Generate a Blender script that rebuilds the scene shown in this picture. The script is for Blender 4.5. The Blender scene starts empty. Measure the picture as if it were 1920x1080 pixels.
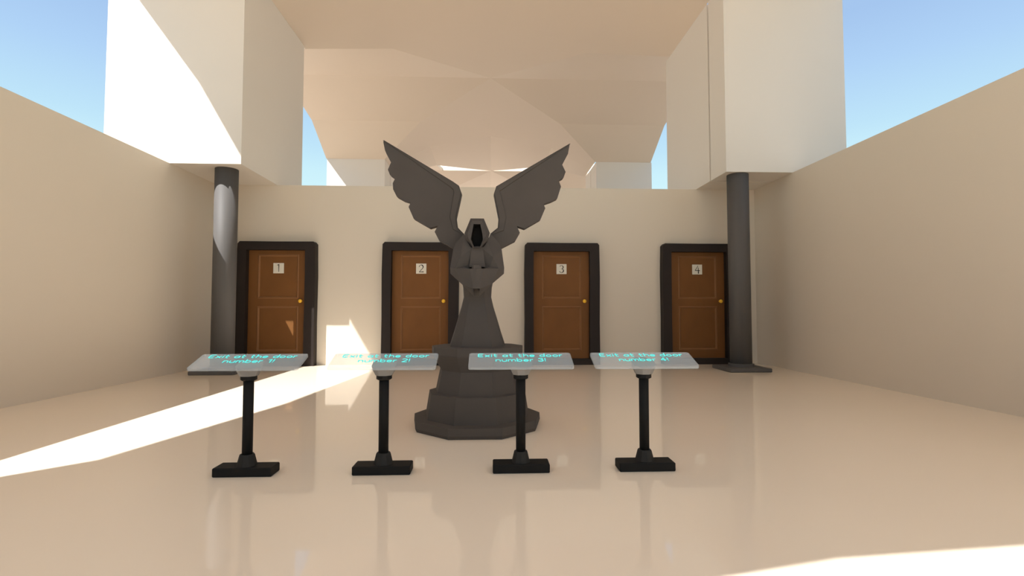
import bpy, bmesh, math
from mathutils import Vector, Matrix

S = bpy.context.scene
COL = S.collection
PI = math.pi

# ------------------------------------------------------------------ camera
F_PX = 935.3
cam_d = bpy.data.cameras.new('camera')
cam_d.sensor_fit = 'HORIZONTAL'; cam_d.sensor_width = 36.0
cam_d.lens = F_PX / 1920 * 36.0
cam_d.clip_end = 500
cam = bpy.data.objects.new('camera', cam_d); COL.objects.link(cam)
_d = Vector((-39.0, F_PX, -39.0)).normalized()        # world +Y seen in camera axes (right, forward, up)
_up = Vector((0, -_d.z, _d.y)).normalized()
_x = _d.cross(_up)
cr = Vector((_x.x, _d.x, _up.x)); cf = Vector((_x.y, _d.y, _up.y)); cu = Vector((_x.z, _d.z, _up.z))
m = Matrix((cr, cu, -cf)).transposed().to_4x4(); m.translation = (0, 0, 1.08)
cam.matrix_world = m
S.camera = cam

# ------------------------------------------------------------------ sky, sun, exposure
SKY_GAIN = 1.0
W = bpy.data.worlds.new('sky'); S.world = W; W.use_nodes = True
nt = W.node_tree; nt.nodes.clear()
tc = nt.nodes.new('ShaderNodeTexCoord'); sep = nt.nodes.new('ShaderNodeSeparateXYZ')
rmp = nt.nodes.new('ShaderNodeValToRGB'); bg = nt.nodes.new('ShaderNodeBackground'); out = nt.nodes.new('ShaderNodeOutputWorld')
nt.links.new(tc.outputs['Generated'], sep.inputs[0]); nt.links.new(sep.outputs['Z'], rmp.inputs[0])
nt.links.new(rmp.outputs[0], bg.inputs[0]); nt.links.new(bg.outputs[0], out.inputs[0])
def lin(r, g, b):
    f = lambda c: (c/255/12.92 if c/255 <= .04045 else ((c/255+.055)/1.055)**2.4)
    return (f(r), f(g), f(b), 1)
el = rmp.color_ramp.elements
stops = [(0.0, (222, 251, 252)), (0.20, (212, 247, 253)), (0.25, (204, 241, 252)), (0.295, (191, 229, 250)), (0.38, (176, 211, 247)), (0.45, (165, 198, 239)), (0.60, (176, 204, 240)), (1.0, (225, 233, 245))]
el[0].position, el[0].color = stops[0][0], lin(*stops[0][1])
el[1].position, el[1].color = stops[-1][0], lin(*stops[-1][1])
for p, c in stops[1:-1]:
    e = el.new(p); e.color = lin(*c)
bg.inputs[1].default_value = SKY_GAIN

sun_d = bpy.data.lights.new('sun', 'SUN'); sun_d.energy = 9.5; sun_d.color = (1.0, 0.98, 0.945); sun_d.angle = math.radians(0.35)
sun = bpy.data.objects.new('sun', sun_d); COL.objects.link(sun)
SUN_DIR = Vector((0.52, 0.52, -1.0)).normalized()
sun.rotation_euler = SUN_DIR.to_track_quat('-Z', 'Y').to_euler(); sun.location = (-8, -8, 16)

S.view_settings.view_transform = 'Standard'; S.view_settings.look = 'None'
S.view_settings.gamma = 1.0; S.view_settings.use_curve_mapping = False
S.view_settings.exposure = 0.0
S.cycles.max_bounces = 12; S.cycles.diffuse_bounces = 8; S.cycles.transparent_max_bounces = 16
S.cycles.sample_clamp_indirect = 6.0

# ------------------------------------------------------------------ materials
def mat(name, col, rough=.6, spec=.5, noise=0.0, scale=3.0, metallic=0.0, stretch=None):
    M = bpy.data.materials.new(name); M.use_nodes = True
    t = M.node_tree; b = t.nodes['Principled BSDF']
    b.inputs['Base Color'].default_value = (*col, 1); b.inputs['Roughness'].default_value = rough
    b.inputs['Specular IOR Level'].default_value = spec; b.inputs['Metallic'].default_value = metallic
    if noise:
        c = t.nodes.new('ShaderNodeTexCoord'); n = t.nodes.new('ShaderNodeTexNoise'); mx = t.nodes.new('ShaderNodeMix')
        mp = t.nodes.new('ShaderNodeMapping')
        if stretch: mp.inputs['Scale'].default_value = stretch
        t.links.new(c.outputs['Object'], mp.inputs[0]); t.links.new(mp.outputs[0], n.inputs['Vector'])
        n.inputs['Scale'].default_value = scale; n.inputs['Detail'].default_value = 3
        mx.data_type = 'RGBA'; mx.inputs['A'].default_value = (*[x*(1-noise) for x in col], 1); mx.inputs['B'].default_value = (*[min(1, x*(1+noise)) for x in col], 1)
        t.links.new(n.outputs['Fac'], mx.inputs['Factor']); t.links.new(mx.outputs['Result'], b.inputs['Base Color'])
    return M
def emit(name, col, s):
    M = bpy.data.materials.new(name); M.use_nodes = True; t = M.node_tree; t.nodes.clear()
    e = t.nodes.new('ShaderNodeEmission'); e.inputs[0].default_value = (*col, 1); e.inputs[1].default_value = s
    o = t.nodes.new('ShaderNodeOutputMaterial'); t.links.new(e.outputs[0], o.inputs[0]); return M

M_FLOOR = mat('polished_floor', (.92, .815, .68), .03, .5, .02, .6)
M_WALL = mat('plaster_wall', (.69, .62, .525), .55, .3, .015, .8)
M_PILLAR = mat('white_pillar', (.74, .69, .625), .5, .3, .01, .8)
M_CEIL = mat('vault_plaster', (.72, .61, .49), .6, .2, .015, .4)
M_GROUND = mat('sand_ground', (.38, .345, .30), .9, .1, .06, .3)
M_BOUNCE_PINK = mat('pink_bounce_slab', (.40, .33, .275), .8, .1, .05, .5)
M_BOUNCE_PALE = mat('pale_bounce_slab', (.86, .70, .58), .8, .1, .05, .5)
M_COL = mat('grey_column', (.104, .099, .097), .6, .25, .12, 2, stretch=(6, 6, .3))
M_STONE = mat('statue_stone', (.080, .070, .0635), .8, .2, .10, 4)
M_HOOD_SHADE = mat('hood_shade', (.022, .020, .018), .95, .05)  # statue stone darkened to paint the shade inside the hood
M_FRAME = mat('dark_door_frame', (.022, .0155, .0135), .6, .25, .15, 3)
M_DOOR = mat('orange_brown_wood', (.185, .076, .020), .6, .25, .18, 2.2, stretch=(1.5, 1.5, .8))
M_MOULD = mat('lighter_wood_moulding', (.245, .115, .046), .6, .25, .1, 4)
M_PLAQUE = mat('cream_plaque', (.74, .70, .60), .7, .2, .06, 9)
M_INK = mat('black_ink', (.03, .026, .022), .7, .2)
M_KNOB = mat('amber_knob', (1.0, .58, .05), .45, .3)
M_BLACK = mat('black_stand', (.009, .0085, .008), .65, .18)
M_CONE = mat('black_socket', (.022, .021, .0195), .65, .2)
M_HEAD = mat('grey_socket', (.25, .24, .23), .6, .3)
M_TEXT = emit('cyan_glow_text', (.14, .92, .86), 1.0)
def glass_board():
    M = bpy.data.materials.new('translucent_board'); M.use_nodes = True; t = M.node_tree
    b = t.nodes['Principled BSDF']; b.inputs['Base Color'].default_value = (.64, .71, .76, 1); b.inputs['Roughness'].default_value = .15
    b.inputs['Alpha'].default_value = .33; b.inputs['Specular IOR Level'].default_value = .3
    return M
M_BOARD = glass_board()

# ------------------------------------------------------------------ helpers
def link(o, parent=None):
    COL.objects.link(o)
    if parent: o.parent = parent
    return o
def mesh_obj(name, verts, faces, material, parent=None, recalc=True, bevel=0.0, seg=2, smooth=False):
    me = bpy.data.meshes.new(name); bm = bmesh.new()
    vs = [bm.verts.new(v) for v in verts]
    for f in faces:
        try: bm.faces.new([vs[i] for i in f])
        except ValueError: pass
    if recalc: bmesh.ops.recalc_face_normals(bm, faces=bm.faces)
    if bevel: bmesh.ops.bevel(bm, geom=list(bm.edges), offset=bevel, segments=seg, affect='EDGES', clamp_overlap=True)
    if smooth:
        for f in bm.faces: f.smooth = True
    bm.to_mesh(me); bm.free(); me.materials.append(material)
    return link(bpy.data.objects.new(name, me), parent)
class MB:
    def __init__(s): s.v = []; s.f = []
    def add(s, v, f):
        n = len(s.v); s.v += [tuple(p) for p in v]; s.f += [tuple(i+n for i in q) for q in f]; return s
    def box(s, x0, y0, z0, x1, y1, z1):
        return s.add([(x0,y0,z0),(x1,y0,z0),(x1,y1,z0),(x0,y1,z0),(x0,y0,z1),(x1,y0,z1),(x1,y1,z1),(x0,y1,z1)],
                     [(3,2,1,0),(4,5,6,7),(0,1,5,4),(1,2,6,5),(2,3,7,6),(3,0,4,7)])
    def rings(s, rings, cap=True):
        n = len(rings[0]); v = [p for r in rings for p in r]; f = []
        for k in range(len(rings)-1):
            for i in range(n):
                j = (i+1) % n; f.append((k*n+i, k*n+j, (k+1)*n+j, (k+1)*n+i))
        if cap: f.append(tuple(range(n))[::-1]); f.append(tuple((len(rings)-1)*n+i for i in range(n)))
        return s.add(v, f)
    def obj(s, name, material, parent=None, **k): return mesh_obj(name, s.v, s.f, material, parent, **k)
def ring(r, z, n=8, a0=0.0, cx=0, cy=0): return [(cx+r*math.cos(a0+2*PI*i/n), cy+r*math.sin(a0+2*PI*i/n), z) for i in range(n)]
def structure(o, label=None, cat=None):
    o['kind'] = 'structure'
    if label: o['label'] = label
    if cat: o['category'] = cat
    return o
def thing(name, label, cat, loc, group=None):
    o = bpy.data.objects.new(name, None); o.empty_display_size = .1; COL.objects.link(o); o.location = loc
    o['label'] = label; o['category'] = cat; o['kind'] = 'thing'
    if group: o['group'] = group
    return o
def tag(o, label, cat, group=None):
    o['kind'] = 'thing'
    o['label'] = label; o['category'] = cat
    if group: o['group'] = group
    return o

# ------------------------------------------------------------------ setting
HW = 3.479                      # wall height
YB = 9.775                      # face of the back wall
structure(MB().box(-5.6, -12, -.1, 5.6, YB+.25, 0).obj('floor', M_FLOOR))
structure(mesh_obj('ground', [(-90,-90,-.11),(90,-90,-.11),(90,90,-.11),(-90,90,-.11)], [(0,1,2,3)], M_GROUND))  # unseen ground beyond the walls, put in for warm bounce light
structure(MB().box(-14, YB+.25, -.1, 14, 31, -.02).obj('bounce_slab_near', M_BOUNCE_PINK))  # unseen slab, added to bounce pinkish light up into the vaults
structure(MB().box(-30, 31, -.1, 30, 75, -.02).obj('bounce_slab_far', M_BOUNCE_PALE))  # unseen far slab, added to brighten vault facets turned away from the viewer
structure(MB().box(-5.6, -12, 0, -5.3, YB, HW).obj('wall_left', M_WALL))
structure(MB().box(5.3, -12, 0, 5.6, YB, HW).obj('wall_right', M_WALL))
structure(MB().box(-5.6, YB, 0, 5.6, YB+.25, HW).obj('wall_back', M_WALL))

# groin vaults over three bays (axis along the hall crossed by an axis to the open sides)
ZR, ZM, ZS, AM, AS = 8.26, 7.80, 6.90, 2.52, 4.14
def vault(name, cy, y0, y1, xe=6.37, gap=False):
    cx = -.03; fs = []; vs = []; sec = []
    def P(u, v, z, d): # sector direction d: 0=+x 1=+y 2=-x 3=-y ; u outward, v sideways
        return [(cx+u, cy+v, z), (cx-v, cy+u, z), (cx-u, cy-v, z), (cx+v, cy-u, z)][d]
    ext = [xe, y1-cy, xe, cy-y0]
    for d in range(4):
        E = ext[d]
        for s in (1, -1):
            def quad(*pts):
                n = len(vs); vs.extend(P(u, s*v, z, d) for u, v, z in pts); fs.append(tuple(range(n, n+len(pts)))); sec.append(d)
            hole = gap and ((d == 0 and s == -1) or (d == 2 and s == 1))  # invented opening, so the added panel shows as bright slivers
            if not hole: quad((0,0,ZR), (AM,AM,ZM), (AM,0,ZR))
            quad((AM,0,ZR), (AM,AM,ZM), (AS,AM,ZM), (E,AM,ZM), (E,0,ZR))
            quad((AM,AM,ZM), (AS,AS,ZS), (AS,AM,ZM))
            quad((AS,AM,ZM), (AS,AS,ZS), (E,AS,ZS), (E,AM,ZM))
    me = bpy.data.meshes.new(name); bm = bmesh.new(); lay = bm.faces.layers.int.new('sector')
    for f, d in zip(fs, sec): bm.faces.new([bm.verts.new(vs[i]) for i in f])[lay] = d
    bmesh.ops.remove_doubles(bm, verts=bm.verts, dist=1e-4)
    for f in bm.faces:
        f.normal_update(); f.smooth = not gap
        if f.normal.z > 0: f.normal_flip()
    for e in bm.edges:      # the barrel along the hall is smooth, the cross barrel is faceted, the groins are sharp
        ss = [f[lay] for f in e.link_faces]
        e.smooth = len(ss) == 2 and ss[0] == ss[1] and ss[0] in (1, 3)
    bm.to_mesh(me); bm.free(); me.materials.append(M_CEIL)
    o = link(bpy.data.objects.new(name, me))
    md = o.modifiers.new('thickness', 'SOLIDIFY'); md.thickness = .15; md.offset = -1
    return structure(o)
vault('ceiling', 4.30, -1.92, 9.10)
vault('ceiling_2', 15.27, 9.10, 20.5)
vault('ceiling_3', 25.75, 20.5, 32.0, gap=True)
structure(MB().box(-4.6, 25.95, 8.42, 4.6, 26.2, 9.9).obj('added_sun_panel', M_PILLAR))  # added panel above the opening, catches the sun to make the bright slivers

# square pillars carrying the vaults
def pillar(x0, x1, spans, z0, label, ztop=ZS-.001, group='white pillars under the vaults'):
    mb = MB()
    for a, b in spans: mb.box(x0, a, z0, x1, b, ztop)
    o = mb.obj('square_pillar', M_PILLAR)
    return tag(o, label, 'pillar', group) if label else structure(o)
pillar(-6.37, -4.15, [(8.36, 11.0)], HW, 'half sunlit white square pillar above the grey column left of door 1')
pillar(4.11, 6.29, [(8.48, 9.09), (9.145, 11.38)], HW, 'shaded white square pillar with a narrow vertical gap above the right grey column')
pillar(-6.37, -4.15, [(19.4, 20.45), (20.52, 21.6)], -.1, 'distant white pillar seen past the back wall left of the statue wing')
pillar(4.15, 6.37, [(19.4, 20.45), (20.52, 21.6)], -.1, 'distant white pillar seen past the back wall right of the statue wing')
pillar(-6.37, -4.15, [(-1.92, .18)], HW, None)
pillar(4.15, 6.37, [(-1.92, .18)], HW, None)
pillar(-6.37, -4.15, [(29.9, 32.0)], -.1, None)
pillar(4.15, 6.37, [(29.9, 32.0)], -.1, None)

# round grey columns
def column(x, y, label):
    t = thing('round_column', label, 'column', (x, y, 0), 'grey round columns')
    MB().box(-.365, -.355, 0, .365, .355, .065).obj('base_plate', M_COL, t, bevel=.012, seg=1)
    MB().rings([ring(.212, .06, 40), ring(.212, .118, 40), ring(.186, .122, 40)]).obj('collar', M_COL, t)
    mb = MB().rings([ring(.182, .112, 96), ring(.182, HW-.001, 96)]); o = mb.obj('shaft', M_COL, t)
    for p in o.data.polygons: p.use_smooth = len(p.vertices) == 4
    return t
column(-4.553, 8.70, 'round grey column left of door 1, partly lit by the sun')
column(4.41, 8.68, 'round grey column right of door 4 on a square base plate')

# ------------------------------------------------------------------ stroke lettering
def arc(cx, cy, rx, ry, a0, a1, n=14): return [(cx+rx*math.cos(math.radians(a0+(a1-a0)*i/n)), cy+ry*math.sin(math.radians(a0+(a1-a0)*i/n))) for i in range(n+1)]
X = .6
GL = {
 'E': (.55, [[(.5,1),(.12,1),(.03,.93),(0,.8),(0,.2),(.03,.07),(.12,0),(.5,0)], [(0,.52),(.42,.52)]]),
 'x': (.46, [[(0,0),(.46,X)], [(0,X),(.46,0)]]),
 'i': (.06, [[(.03,0),(.03,X)], [(.03,.84),(.03,.86)]]),
 't': (.38, [[(.12,.92),(.12,.2)]+arc(.28,.2,.16,.2,180,290,8), [(0,X),(.36,X)]]),
 'a': (.5, [arc(.24,.3,.24,.3,0,360,22), [(.49,X),(.49,0)]]),
 'h': (.46, [[(0,1),(0,0)], [(0,.32)]+arc(.23,.32,.23,.28,180,0,12)+[(.46,0)]]),
 'e': (.5, [[(.02,.31),(.49,.31)]+arc(.25,.3,.245,.3,5,318,20)]),
 'd': (.5, [arc(.24,.3,.24,.3,0,360,22), [(.49,1),(.49,0)]]),
 'o': (.52, [arc(.26,.3,.26,.3,0,360,22)]),
 'r': (.28, [[(0,X),(0,0)], [(0,.32)]+arc(.22,.32,.22,.28,180,75,8)]),
 'n': (.46, [[(0,X),(0,0)], [(0,.32)]+arc(.23,.32,.23,.28,180,0,12)+[(.46,0)]]),
 'u': (.46, [[(0,X),(0,.26)]+arc(.23,.26,.23,.26,180,360,12), [(.46,X),(.46,0)]]),
 'm': (.76, [[(0,X),(0,0)], [(0,.34)]+arc(.19,.38,.19,.22,180,0,10)+[(.38,0)], [(.38,.34)]+arc(.57,.38,.19,.22,180,0,10)+[(.76,0)]]),
 'b': (.5, [[(0,1),(0,0)], arc(.26,.3,.24,.3,0,360,22)]),
 '1': (.3, [[(0,.8),(.24,1),(.24,0)]]),
 '2': (.5, [arc(.25,.74,.25,.26,165,-35,12)+[(0,0),(.5,0)]]),
 '3': (.48, [arc(.22,.76,.23,.24,155,-90,12)+arc(.22,.26,.26,.26,90,-155,12)]),
 '4': (.52, [[(.36,0),(.36,1),(0,.3),(.52,.3)]]),
 '!': (.06, [[(.03,1),(.03,.32)], [(.03,.02),(.03,.05)]]),
}
def stroke_mesh(paths, w, place, lift=.0015):
    """flat rounded ribbons along 2-D paths; place(u, v, h) -> 3-D point"""
    mb = MB()
    for p in paths:
        for a, b in zip(p, p[1:]):
            dx, dy = b[0]-a[0], b[1]-a[1]; L = math.hypot(dx, dy)
            if L < 1e-6: continue
            nx, ny = -dy/L*w/2, dx/L*w/2
            q = [(a[0]+nx,a[1]+ny),(a[0]-nx,a[1]-ny),(b[0]-nx,b[1]-ny),(b[0]+nx,b[1]+ny)]
            mb.add([place(u, v, 0) for u, v in q]+[place(u, v, lift) for u, v in q], [(4,5,6,7),(0,1,5,4),(1,2,6,5),(2,3,7,6),(3,0,4,7)])
        for c in p:
            n = 8; mb.add([place(c[0]+w/2*math.cos(2*PI*i/n), c[1]+w/2*math.sin(2*PI*i/n), lift*1.02) for i in range(n)], [tuple(range(n))])
    return mb
def layout(text, gap=.2, space=.42):
    x = 0; o = []
    for ch in text:
        if ch == ' ': x += space; continue
        wd, ps = GL[ch]; o += [[(u+x, v) for u, v in p] for p in ps]; x += wd+gap
    return o, x-gap

# ------------------------------------------------------------------ doors
def ribbon(path, w):
    """a pen stroke with its own width at each point: path of (x, y, width)"""
    return path
def numeral(n):
    # pen-like digits with thick and thin strokes, in a unit box
    if n == 1: return [([(-.12,.30),(.03,.36),(.03,-.36)], [.05,.09,.05])]
    if n == 2: return [(arc(0,.17,.2,.2,170,-40,12)+[(-.2,-.35),(.22,-.33)], [.08,.05,.04,.04,.05,.07,.09,.1,.1,.09,.08,.07,.06,.05,.09])]
    if n == 3: return [(arc(-.01,.19,.18,.18,150,-90,10)+arc(-.01,-.17,.21,.2,90,-155,12), [.06,.05,.04,.05,.06,.09,.1,.09,.07,.05,.04,.04,.05,.06,.08,.1,.11,.1,.08,.06,.05,.05,.06,.07])]
    return [([(.08,.38),(-.22,-.10),(.24,-.12)], [.05,.06,.08]), ([(.10,.20),(.12,-.38)], [.05,.12])]
def door(n, x):
    t = bpy.data.objects.new('door_%d' % n, None); COL.objects.link(t); t.location = (x, YB, 0); structure(t)
    # frame: a full rectangular surround with slightly uneven outline
    o = [(-.735,.0),(-.728,.9),(-.735,1.75),(-.722,2.32),(-.68,2.362),(.0,2.358),(.69,2.36),(.724,2.32),(.733,1.7),(.724,.8),(.728,.0)]
    i = [(-.557,.115),(-.562,.9),(-.560,1.75),(-.558,2.15),(-.555,2.2),(.0,2.203),(.533,2.2),(.537,2.15),(.540,1.7),(.533,.8),(.532,.115)]
    k = len(o); mb = MB()
    v = [(a, -.175, z) for a, z in o]+[(a, -.175, z) for a, z in i]+[(a, -.002, z) for a, z in o]+[(a, -.002, z) for a, z in i]
    f = []
    for a in range(k):
        b = (a+1) % k
        f += [(a, b, k+b, k+a), (2*k+a, 2*k+b, b, a), (k+a, k+b, 3*k+b, 3*k+a)]
    mb.add(v, f); mb.obj('frame', M_FRAME, t)
    # leaf with two sunk panels
    leaf = MB(); Y0, YP = -.060, -.046
    pan = [(-.387, .268, .387, 1.131), (-.387, 1.275, .387, 2.125)]
    xs = [-.555, -.387, .387, .555]; zs = [.115, .268, 1.131, 1.275, 2.125, 2.2]
    for a in range(3):
        for b in range(5):
            if a == 1 and b in (1, 3): continue
            leaf.add([(xs[a],Y0,zs[b]),(xs[a+1],Y0,zs[b]),(xs[a+1],Y0,zs[b+1]),(xs[a],Y0,zs[b+1])], [(0,1,2,3)])
    for x0, z0, x1, z1 in pan:
        leaf.add([(x0,YP,z0),(x1,YP,z0),(x1,YP,z1),(x0,YP,z1)], [(0,1,2,3)])
        leaf.add([(x0,Y0,z0),(x1,Y0,z0),(x1,Y0,z1),(x0,Y0,z1),(x0,YP,z0),(x1,YP,z0),(x1,YP,z1),(x0,YP,z1)], [(0,1,5,4),(1,2,6,5),(2,3,7,6),(3,0,4,7)])
    leaf.add([(-.555,-.003,.115),(.555,-.003,.115),(.555,-.003,2.2),(-.555,-.003,2.2)], [(0,1,2,3)])
    lf = leaf.obj('door_leaf', M_DOOR, t)
    for x0, z0, x1, z1 in pan:
        mb = MB(); w = .042
        oo = [(x0,z0),(x1,z0),(x1,z1),(x0,z1)]; mm = [(x0+w*.45,z0+w*.45),(x1-w*.45,z0+w*.45),(x1-w*.45,z1-w*.45),(x0+w*.45,z1-w*.45)]; ii = [(x0+w,z0+w),(x1-w,z0+w),(x1-w,z1-w),(x0+w,z1-w)]
        v = [(a, Y0-.001, z) for a, z in oo]+[(a, Y0-.010, z) for a, z in mm]+[(a, YP-.001, z) for a, z in ii]
        f = []
        for a in range(4):
            b = (a+1) % 4; f += [(a, b, 4+b, 4+a), (4+a, 4+b, 8+b, 8+a)]
        mb.add(v, f).obj('moulding', M_MOULD, lf, recalc=False)
    # knob on a short neck
    kb = [(0.0, .020), (.018, .014), (.03, .02), (.045, .034), (.062, .037), (.078, .028), (.086, .0001)]
    mb = MB().rings([[(.44+r*math.cos(2*PI*q/16), Y0-d, 1.228+r*math.sin(2*PI*q/16)) for q in range(16)] for d, r in kb])
    mb.obj('knob', M_KNOB, t, smooth=True)
    pl = MB().box(-.1, YP-.012, 1.76, .1, YP-.0005, 1.958).obj('number_plaque', M_PLAQUE, t, bevel=.003, seg=1)
    mb = MB()
    for path, wd in numeral(n):
        ws = [wd[min(len(wd)-1, int(q*len(wd)/len(path)))] for q in range(len(path))]
        for q in range(len(path)-1):
            (ax, az), (bx, bz) = path[q], path[q+1]; dx, dz = bx-ax, bz-az; L = math.hypot(dx, dz); nx, nz = -dz/L/2, dx/L/2
            pts = [(ax+nx*ws[q], az+nz*ws[q]), (ax-nx*ws[q], az-nz*ws[q]), (bx-nx*ws[q+1], bz-nz*ws[q+1]), (bx+nx*ws[q+1], bz+nz*ws[q+1])]
            mb.add([(.19*a, YP-.0135, 1.859+.19*z) for a, z in pts], [(0,1,2,3)])
        for q, (ax, az) in enumerate(path):
            mb.add([(.19*(ax+ws[q]/2*math.cos(PI*j/4)), YP-.0136, 1.859+.19*(az+ws[q]/2*math.sin(PI*j/4))) for j in range(8)], [tuple(range(8))])
    mb.obj('numeral', M_INK, pl, recalc=False)
    return t
for n, x in ((1, -4.075), (2, -1.358), (3, 1.378), (4, 4.085)): door(n, x)

# ------------------------------------------------------------------ sign stands
TILT = math.radians(21.0)
cT, sT = math.cos(TILT), math.sin(TILT)
def on_board(u, v, h):   # u along the board, v up its slope (0 = middle), h off the face
    return (u, v*cT - h*sT, .735 + v*sT + h*cT)
def sign_stand(n, x, label):
    t = thing('sign_stand', label, 'sign', (x, 3.385, 0), 'translucent direction signs on black stands')
    MB().box(-.188, -.072, 0, .188, .062, .058).obj('base', M_BLACK, t, bevel=.006, seg=1)
    MB().rings([ring(.064, .056, 10, .3), ring(.060, .07, 10, .3), ring(.047, .122, 10, .3), ring(.043, .130, 10, .3)]).obj('socket', M_CONE, t)
    o = MB().rings([ring(.0325, .12, 20), ring(.0325, .625, 20)]).obj('post', M_BLACK, t)
    for p in o.data.polygons: p.use_smooth = len(p.vertices) == 4
    MB().rings([ring(.042, .608, 10, .3), ring(.051, .614, 10, .3), ring(.051, .642, 10, .3)]).obj('collar', M_BLACK, t)
    def tip(r): return [(px, py, .735-.022+py*sT/cT) for px, py, _ in ring(r, 0, 8, PI/8)]
    hd = MB().rings([ring(.056, .638, 8, PI/8), ring(.062, .648, 8, PI/8), ring(.074, .672, 8, PI/8), tip(.084)]).obj('board_mount', M_HEAD, t)
    # rounded translucent board
    w, l, r, th = .350, .106, .018, .017
    out = []
    for sx, sv, a in ((1,1,0),(-1,1,90),(-1,-1,180),(1,-1,270)):
        out += [(sx*(w-r)+r*math.cos(math.radians(a+q*22.5)), sv*(l-r)+r*math.sin(math.radians(a+q*22.5))) for q in range(5)]
    b = MB().rings([[on_board(u, v, -th) for u, v in out], [on_board(u, v, 0) for u, v in out]]).obj('board', M_BOARD, t)
    p1, w1 = layout('Exit at the door'); p2, w2 = layout('number %d!' % n)
    sx = .575/w1; sv = .044
    for ps, ww, v0 in ((p1, w1, .044), (p2, w2, -.025)):
        paths = [[((u-ww/2)*sx, v0+v*sv) for u, v in p] for p in ps]
        q = stroke_mesh(paths, .0068, lambda u, v, h: on_board(u, v, h+.001))
        q.obj('glowing_text', M_TEXT, b, recalc=False)
    return t
for n, x, lab in ((1, -1.598, 'sign on black stand reading exit at the door number 1, leftmost'),
                  (2, -.713, 'sign on black stand reading exit at the door number 2, left of the statue base'),
                  (3, .200, 'sign on black stand reading exit at the door number 3, overlapping the statue base'),
                  (4, 1.040, 'sign on black stand reading exit at the door number 4, rightmost')):
    sign_stand(n, x, lab)

# ------------------------------------------------------------------ angel statue
T = thing('angel_statue', 'dark grey hooded angel statue with raised wings on a stepped pedestal', 'statue', (-.13, 4.72, 0))
ANG = [math.radians(a) for a in (-112, -68, -28, 8, 40, 72, 108, 140, 172, 208)]   # ten corners, a flat facet towards the viewer
def oct_(r, z, sx=1, sy=1, oy=0): return [(sx*r*math.cos(a), oy+sy*r*math.sin(a), z) for a in ANG]
MB().rings([oct_(.588, 0), oct_(.602, .03), oct_(.598, .092), oct_(.492, .094)]).obj('pedestal_base', M_STONE, T)
MB().rings([oct_(.492, .085), oct_(.455, .318), oct_(.40, .322)]).obj('pedestal_step', M_STONE, T)
MB().rings([oct_(.400, .30), oct_(.352, .530)]).obj('pedestal_drum', M_STONE, T)
MB().rings([oct_(.352, .520), oct_(.43, .655), oct_(.434, .668), oct_(.434, .732), oct_(.26, .734)]).obj('pedestal_cap', M_STONE, T)

body = MB()
ANG0, ANG = ANG, [math.radians(a) for a in (-121, -59, -24, 8, 40, 72, 108, 140, 172, 204)]   # the robe has a broader front facet
body.rings([oct_(.268, .730), oct_(.225, .86), oct_(.188, .985), oct_(.152, 1.10), oct_(.131, 1.19), oct_(.137, 1.28),
            oct_(.165, 1.42, 1, .8), oct_(.205, 1.56, 1, .72), oct_(.20, 1.63, 1, .7, .01), oct_(.14, 1.672, 1, .6, .05), oct_(.06, 1.69, 1, .6, .06)])
# chest panel
body.add([(-.052,-.15,1.645),(.055,-.15,1.645),(.075,-.19,1.46),(-.070,-.19,1.46),(-.05,-.05,1.65),(.055,-.05,1.65),(.075,-.05,1.46),(-.07,-.05,1.46)],
         [(3,2,1,0),(0,1,5,4),(1,2,6,5),(2,3,7,6),(3,0,4,7),(4,5,6,7)])
def sleeve(s):
    p = {k: (s*a, b, c) for k, (a, b, c) in dict(
        So=(.228,-.04,1.635), Sh=(.205,-.02,1.700), St=(.124,-.05,1.788), Sm=(.092,-.125,1.70), Si=(.050,-.155,1.632), E1=(.250,-.10,1.459), E2=(.247,-.10,1.405), Bu=(.148,-.215,1.545),
        Cr=(.066,-.155,1.49), Fo=(.12,-.185,1.462), T1=(.197,-.20,1.445), T2=(.060,-.315,1.434), TC=(.0,-.335,1.432), L1=(.133,-.235,1.300),
        Tip=(.023,-.265,1.189), No=(.030,-.325,1.258), NC=(.0,-.325,1.258), Bk=(.205,.06,1.46), Bs=(.17,.08,1.70), Ub=(.115,-.06,1.32),
        Ti=(.030,-.17,1.235), Ci=(.0,-.17,1.27), TB=(.0,-.17,1.40), T3=(.065,-.17,1.40)).items()}
    names = list(p)
    faces = ['So Sh Bu', 'Sh St Sm Bu', 'Sm Si Bu', 'Si Cr Bu', 'So Bu E1', 'Bu T1 E1', 'Bu Fo T1', 'Bu Cr Fo',
             'E1 T1 E2', 'T1 L1 E2', 'T1 T2 L1', 'T2 No L1', 'No Tip L1', 'T2 TC NC No', 'T1 Fo T3 T2', 'T2 T3 TB TC',
             'Fo Cr T3', 'No NC Ci Ti', 'No Ti Tip', 'Tip Ti Ub L1', 'L1 Ub Bk E2', 'E2 Bk E1', 'E1 Bk Bs So', 'So Bs Sh', 'Sh Bs St', 'Bk Ub Bs']
    F = [tuple(names.index(q) for q in f.split()) for f in faces]
    if s < 0: F = [f[::-1] for f in F]
    body.add(list(p.values()), F)
sleeve(-1); sleeve(1)
# clasped hands resting on the forearms
body.rings([[(x, y, z) for x, y in ((-.042,-.30),(-.026,-.318),(.026,-.318),(.042,-.30),(.042,-.16),(-.042,-.16))] for z in (1.42, 1.465)])
body.obj('robed_body', M_STONE, T, recalc=False)

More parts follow.
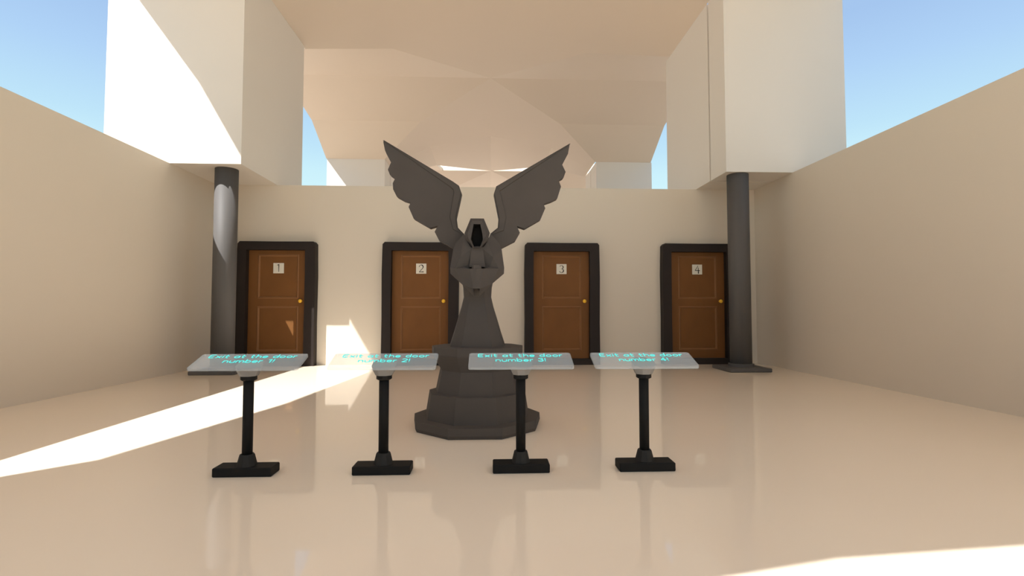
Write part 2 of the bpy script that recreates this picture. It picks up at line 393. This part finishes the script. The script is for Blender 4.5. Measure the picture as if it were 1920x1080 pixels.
# hood: an open cowl whose inner shade is painted with darker stone
hood = MB()
HO = [(-.063,-.10,1.920), (.060,-.10,1.920), (.116,-.08,1.787), (.100,-.13,1.72), (.036,-.175,1.640), (-.036,-.175,1.640), (-.102,-.13,1.72), (-.119,-.08,1.787)]
HM = [(-.050,-.155,1.888), (.045,-.155,1.888), (.086,-.17,1.765), (.072,-.185,1.715), (.034,-.19,1.636), (-.034,-.19,1.636), (-.074,-.185,1.715), (-.088,-.17,1.765)]
HI = [(-.033,-.150,1.858), (.028,-.150,1.858), (.048,-.160,1.765), (.053,-.165,1.715), (.028,-.17,1.648), (-.028,-.17,1.648), (-.056,-.165,1.715), (-.05,-.160,1.765)]
HB = [(-.05,.06,1.900), (.047,.06,1.900), (.105,.09,1.78), (.11,.09,1.70), (.07,.05,1.64), (-.07,.05,1.64), (-.11,.09,1.70), (-.107,.09,1.78)]
HV = [(x*.85, -.02, 1.75+(z-1.75)*.9) for x, y, z in HI]
hood.rings([HB, HO, HM, HI], cap=False); hood.add(HB, [tuple(range(8))])
hd = hood.obj('hood', M_STONE, T)
rec = MB().rings([HI, HV], cap=False); rec.add(HV, [tuple(range(8))])
o = rec.obj('hood_opening', M_HOOD_SHADE, hd); o['label'] = 'dark empty opening of the hood'

WL = [(-.934,.192,2.746),(-.938,.193,2.725),(-.92,.19,2.642),(-.901,.188,2.599),(-.859,.183,2.521),(-.889,.187,2.45),(-.869,.184,2.399),(-.816,.178,2.36),(-.839,.181,2.315),(-.835,.18,2.253),(-.799,.176,2.182),(-.731,.168,2.143),(-.659,.159,2.119),(-.68,.162,2.076),(-.629,.156,1.961),(-.468,.136,1.867),(-.39,.127,1.888),(-.421,.13,1.828),(-.376,.125,1.741),(-.305,.117,1.705),(-.237,.108,1.663),(-.123,.095,1.703),(-.139,.097,1.809),(-.197,.104,1.87),(-.21,.105,1.962),(-.159,.099,2.201),(-.186,.102,2.276),(-.244,.109,2.318)]
WR = [(.915,.19,2.737),(.895,.187,2.629),(.836,.18,2.517),(.871,.185,2.447),(.849,.182,2.388),(.799,.176,2.358),(.823,.179,2.297),(.784,.174,2.175),(.726,.167,2.146),(.645,.157,2.116),(.663,.16,2.074),(.614,.154,1.959),(.456,.135,1.865),(.379,.125,1.89),(.409,.129,1.824),(.363,.124,1.743),(.302,.116,1.71),(.217,.106,1.665),(.113,.094,1.704),(.123,.095,1.81),(.193,.103,1.868),(.2,.104,1.963),(.153,.098,2.196),(.177,.101,2.273)]
def wing(P, lead, s):
    n = len(P); th = .075
    me = bpy.data.meshes.new('wing'); bm = bmesh.new()
    fr = [bm.verts.new(p) for p in P]; bk = [bm.verts.new((x*.995, y+th, z-.004)) for x, y, z in P]
    caps = [bm.faces.new(fr), bm.faces.new(bk[::-1])]; bm.normal_update()
    for i in range(n):
        j = (i+1) % n; bm.faces.new((fr[j], fr[i], bk[i], bk[j]))
    bmesh.ops.triangulate(bm, faces=caps)
    bmesh.ops.recalc_face_normals(bm, faces=bm.faces)
    bm.to_mesh(me); bm.free(); me.materials.append(M_STONE)
    wg = link(bpy.data.objects.new('wing', me), T)
    # shallow raised band along the leading edge
    area = sum(P[i][0]*P[(i+1) % n][2]-P[(i+1) % n][0]*P[i][2] for i in range(n)); sg = 1 if area > 0 else -1
    L = [P[i] for i in lead]; R = []
    for k, (x, y, z) in enumerate(L):
        a = L[max(0, k-1)]; b = L[min(len(L)-1, k+1)]
        dx, dz = b[0]-a[0], b[2]-a[2]; q = math.hypot(dx, dz); nx, nz = sg*dz/q, -sg*dx/q     # towards the feathers
        w = (.006, .060, .070, .078, .066, .05, .03)[min(k, 6)]
        if k == len(L)-1: w = .014
        R.append([(x-nx*.001, y+.03, z-nz*.001), (x+nx*.010, y-.012, z+nz*.010), (x+nx*w*.9, y-.008, z+nz*w*.9), (x+nx*w, y+.006, z+nz*w)])
    MB().rings(R).obj('leading_edge', M_STONE, wg)
    return wg
wing(WL, [0, 27, 26, 25, 24, 23, 22], -1)
wing(WR, [0, 23, 22, 21, 20, 19], 1)
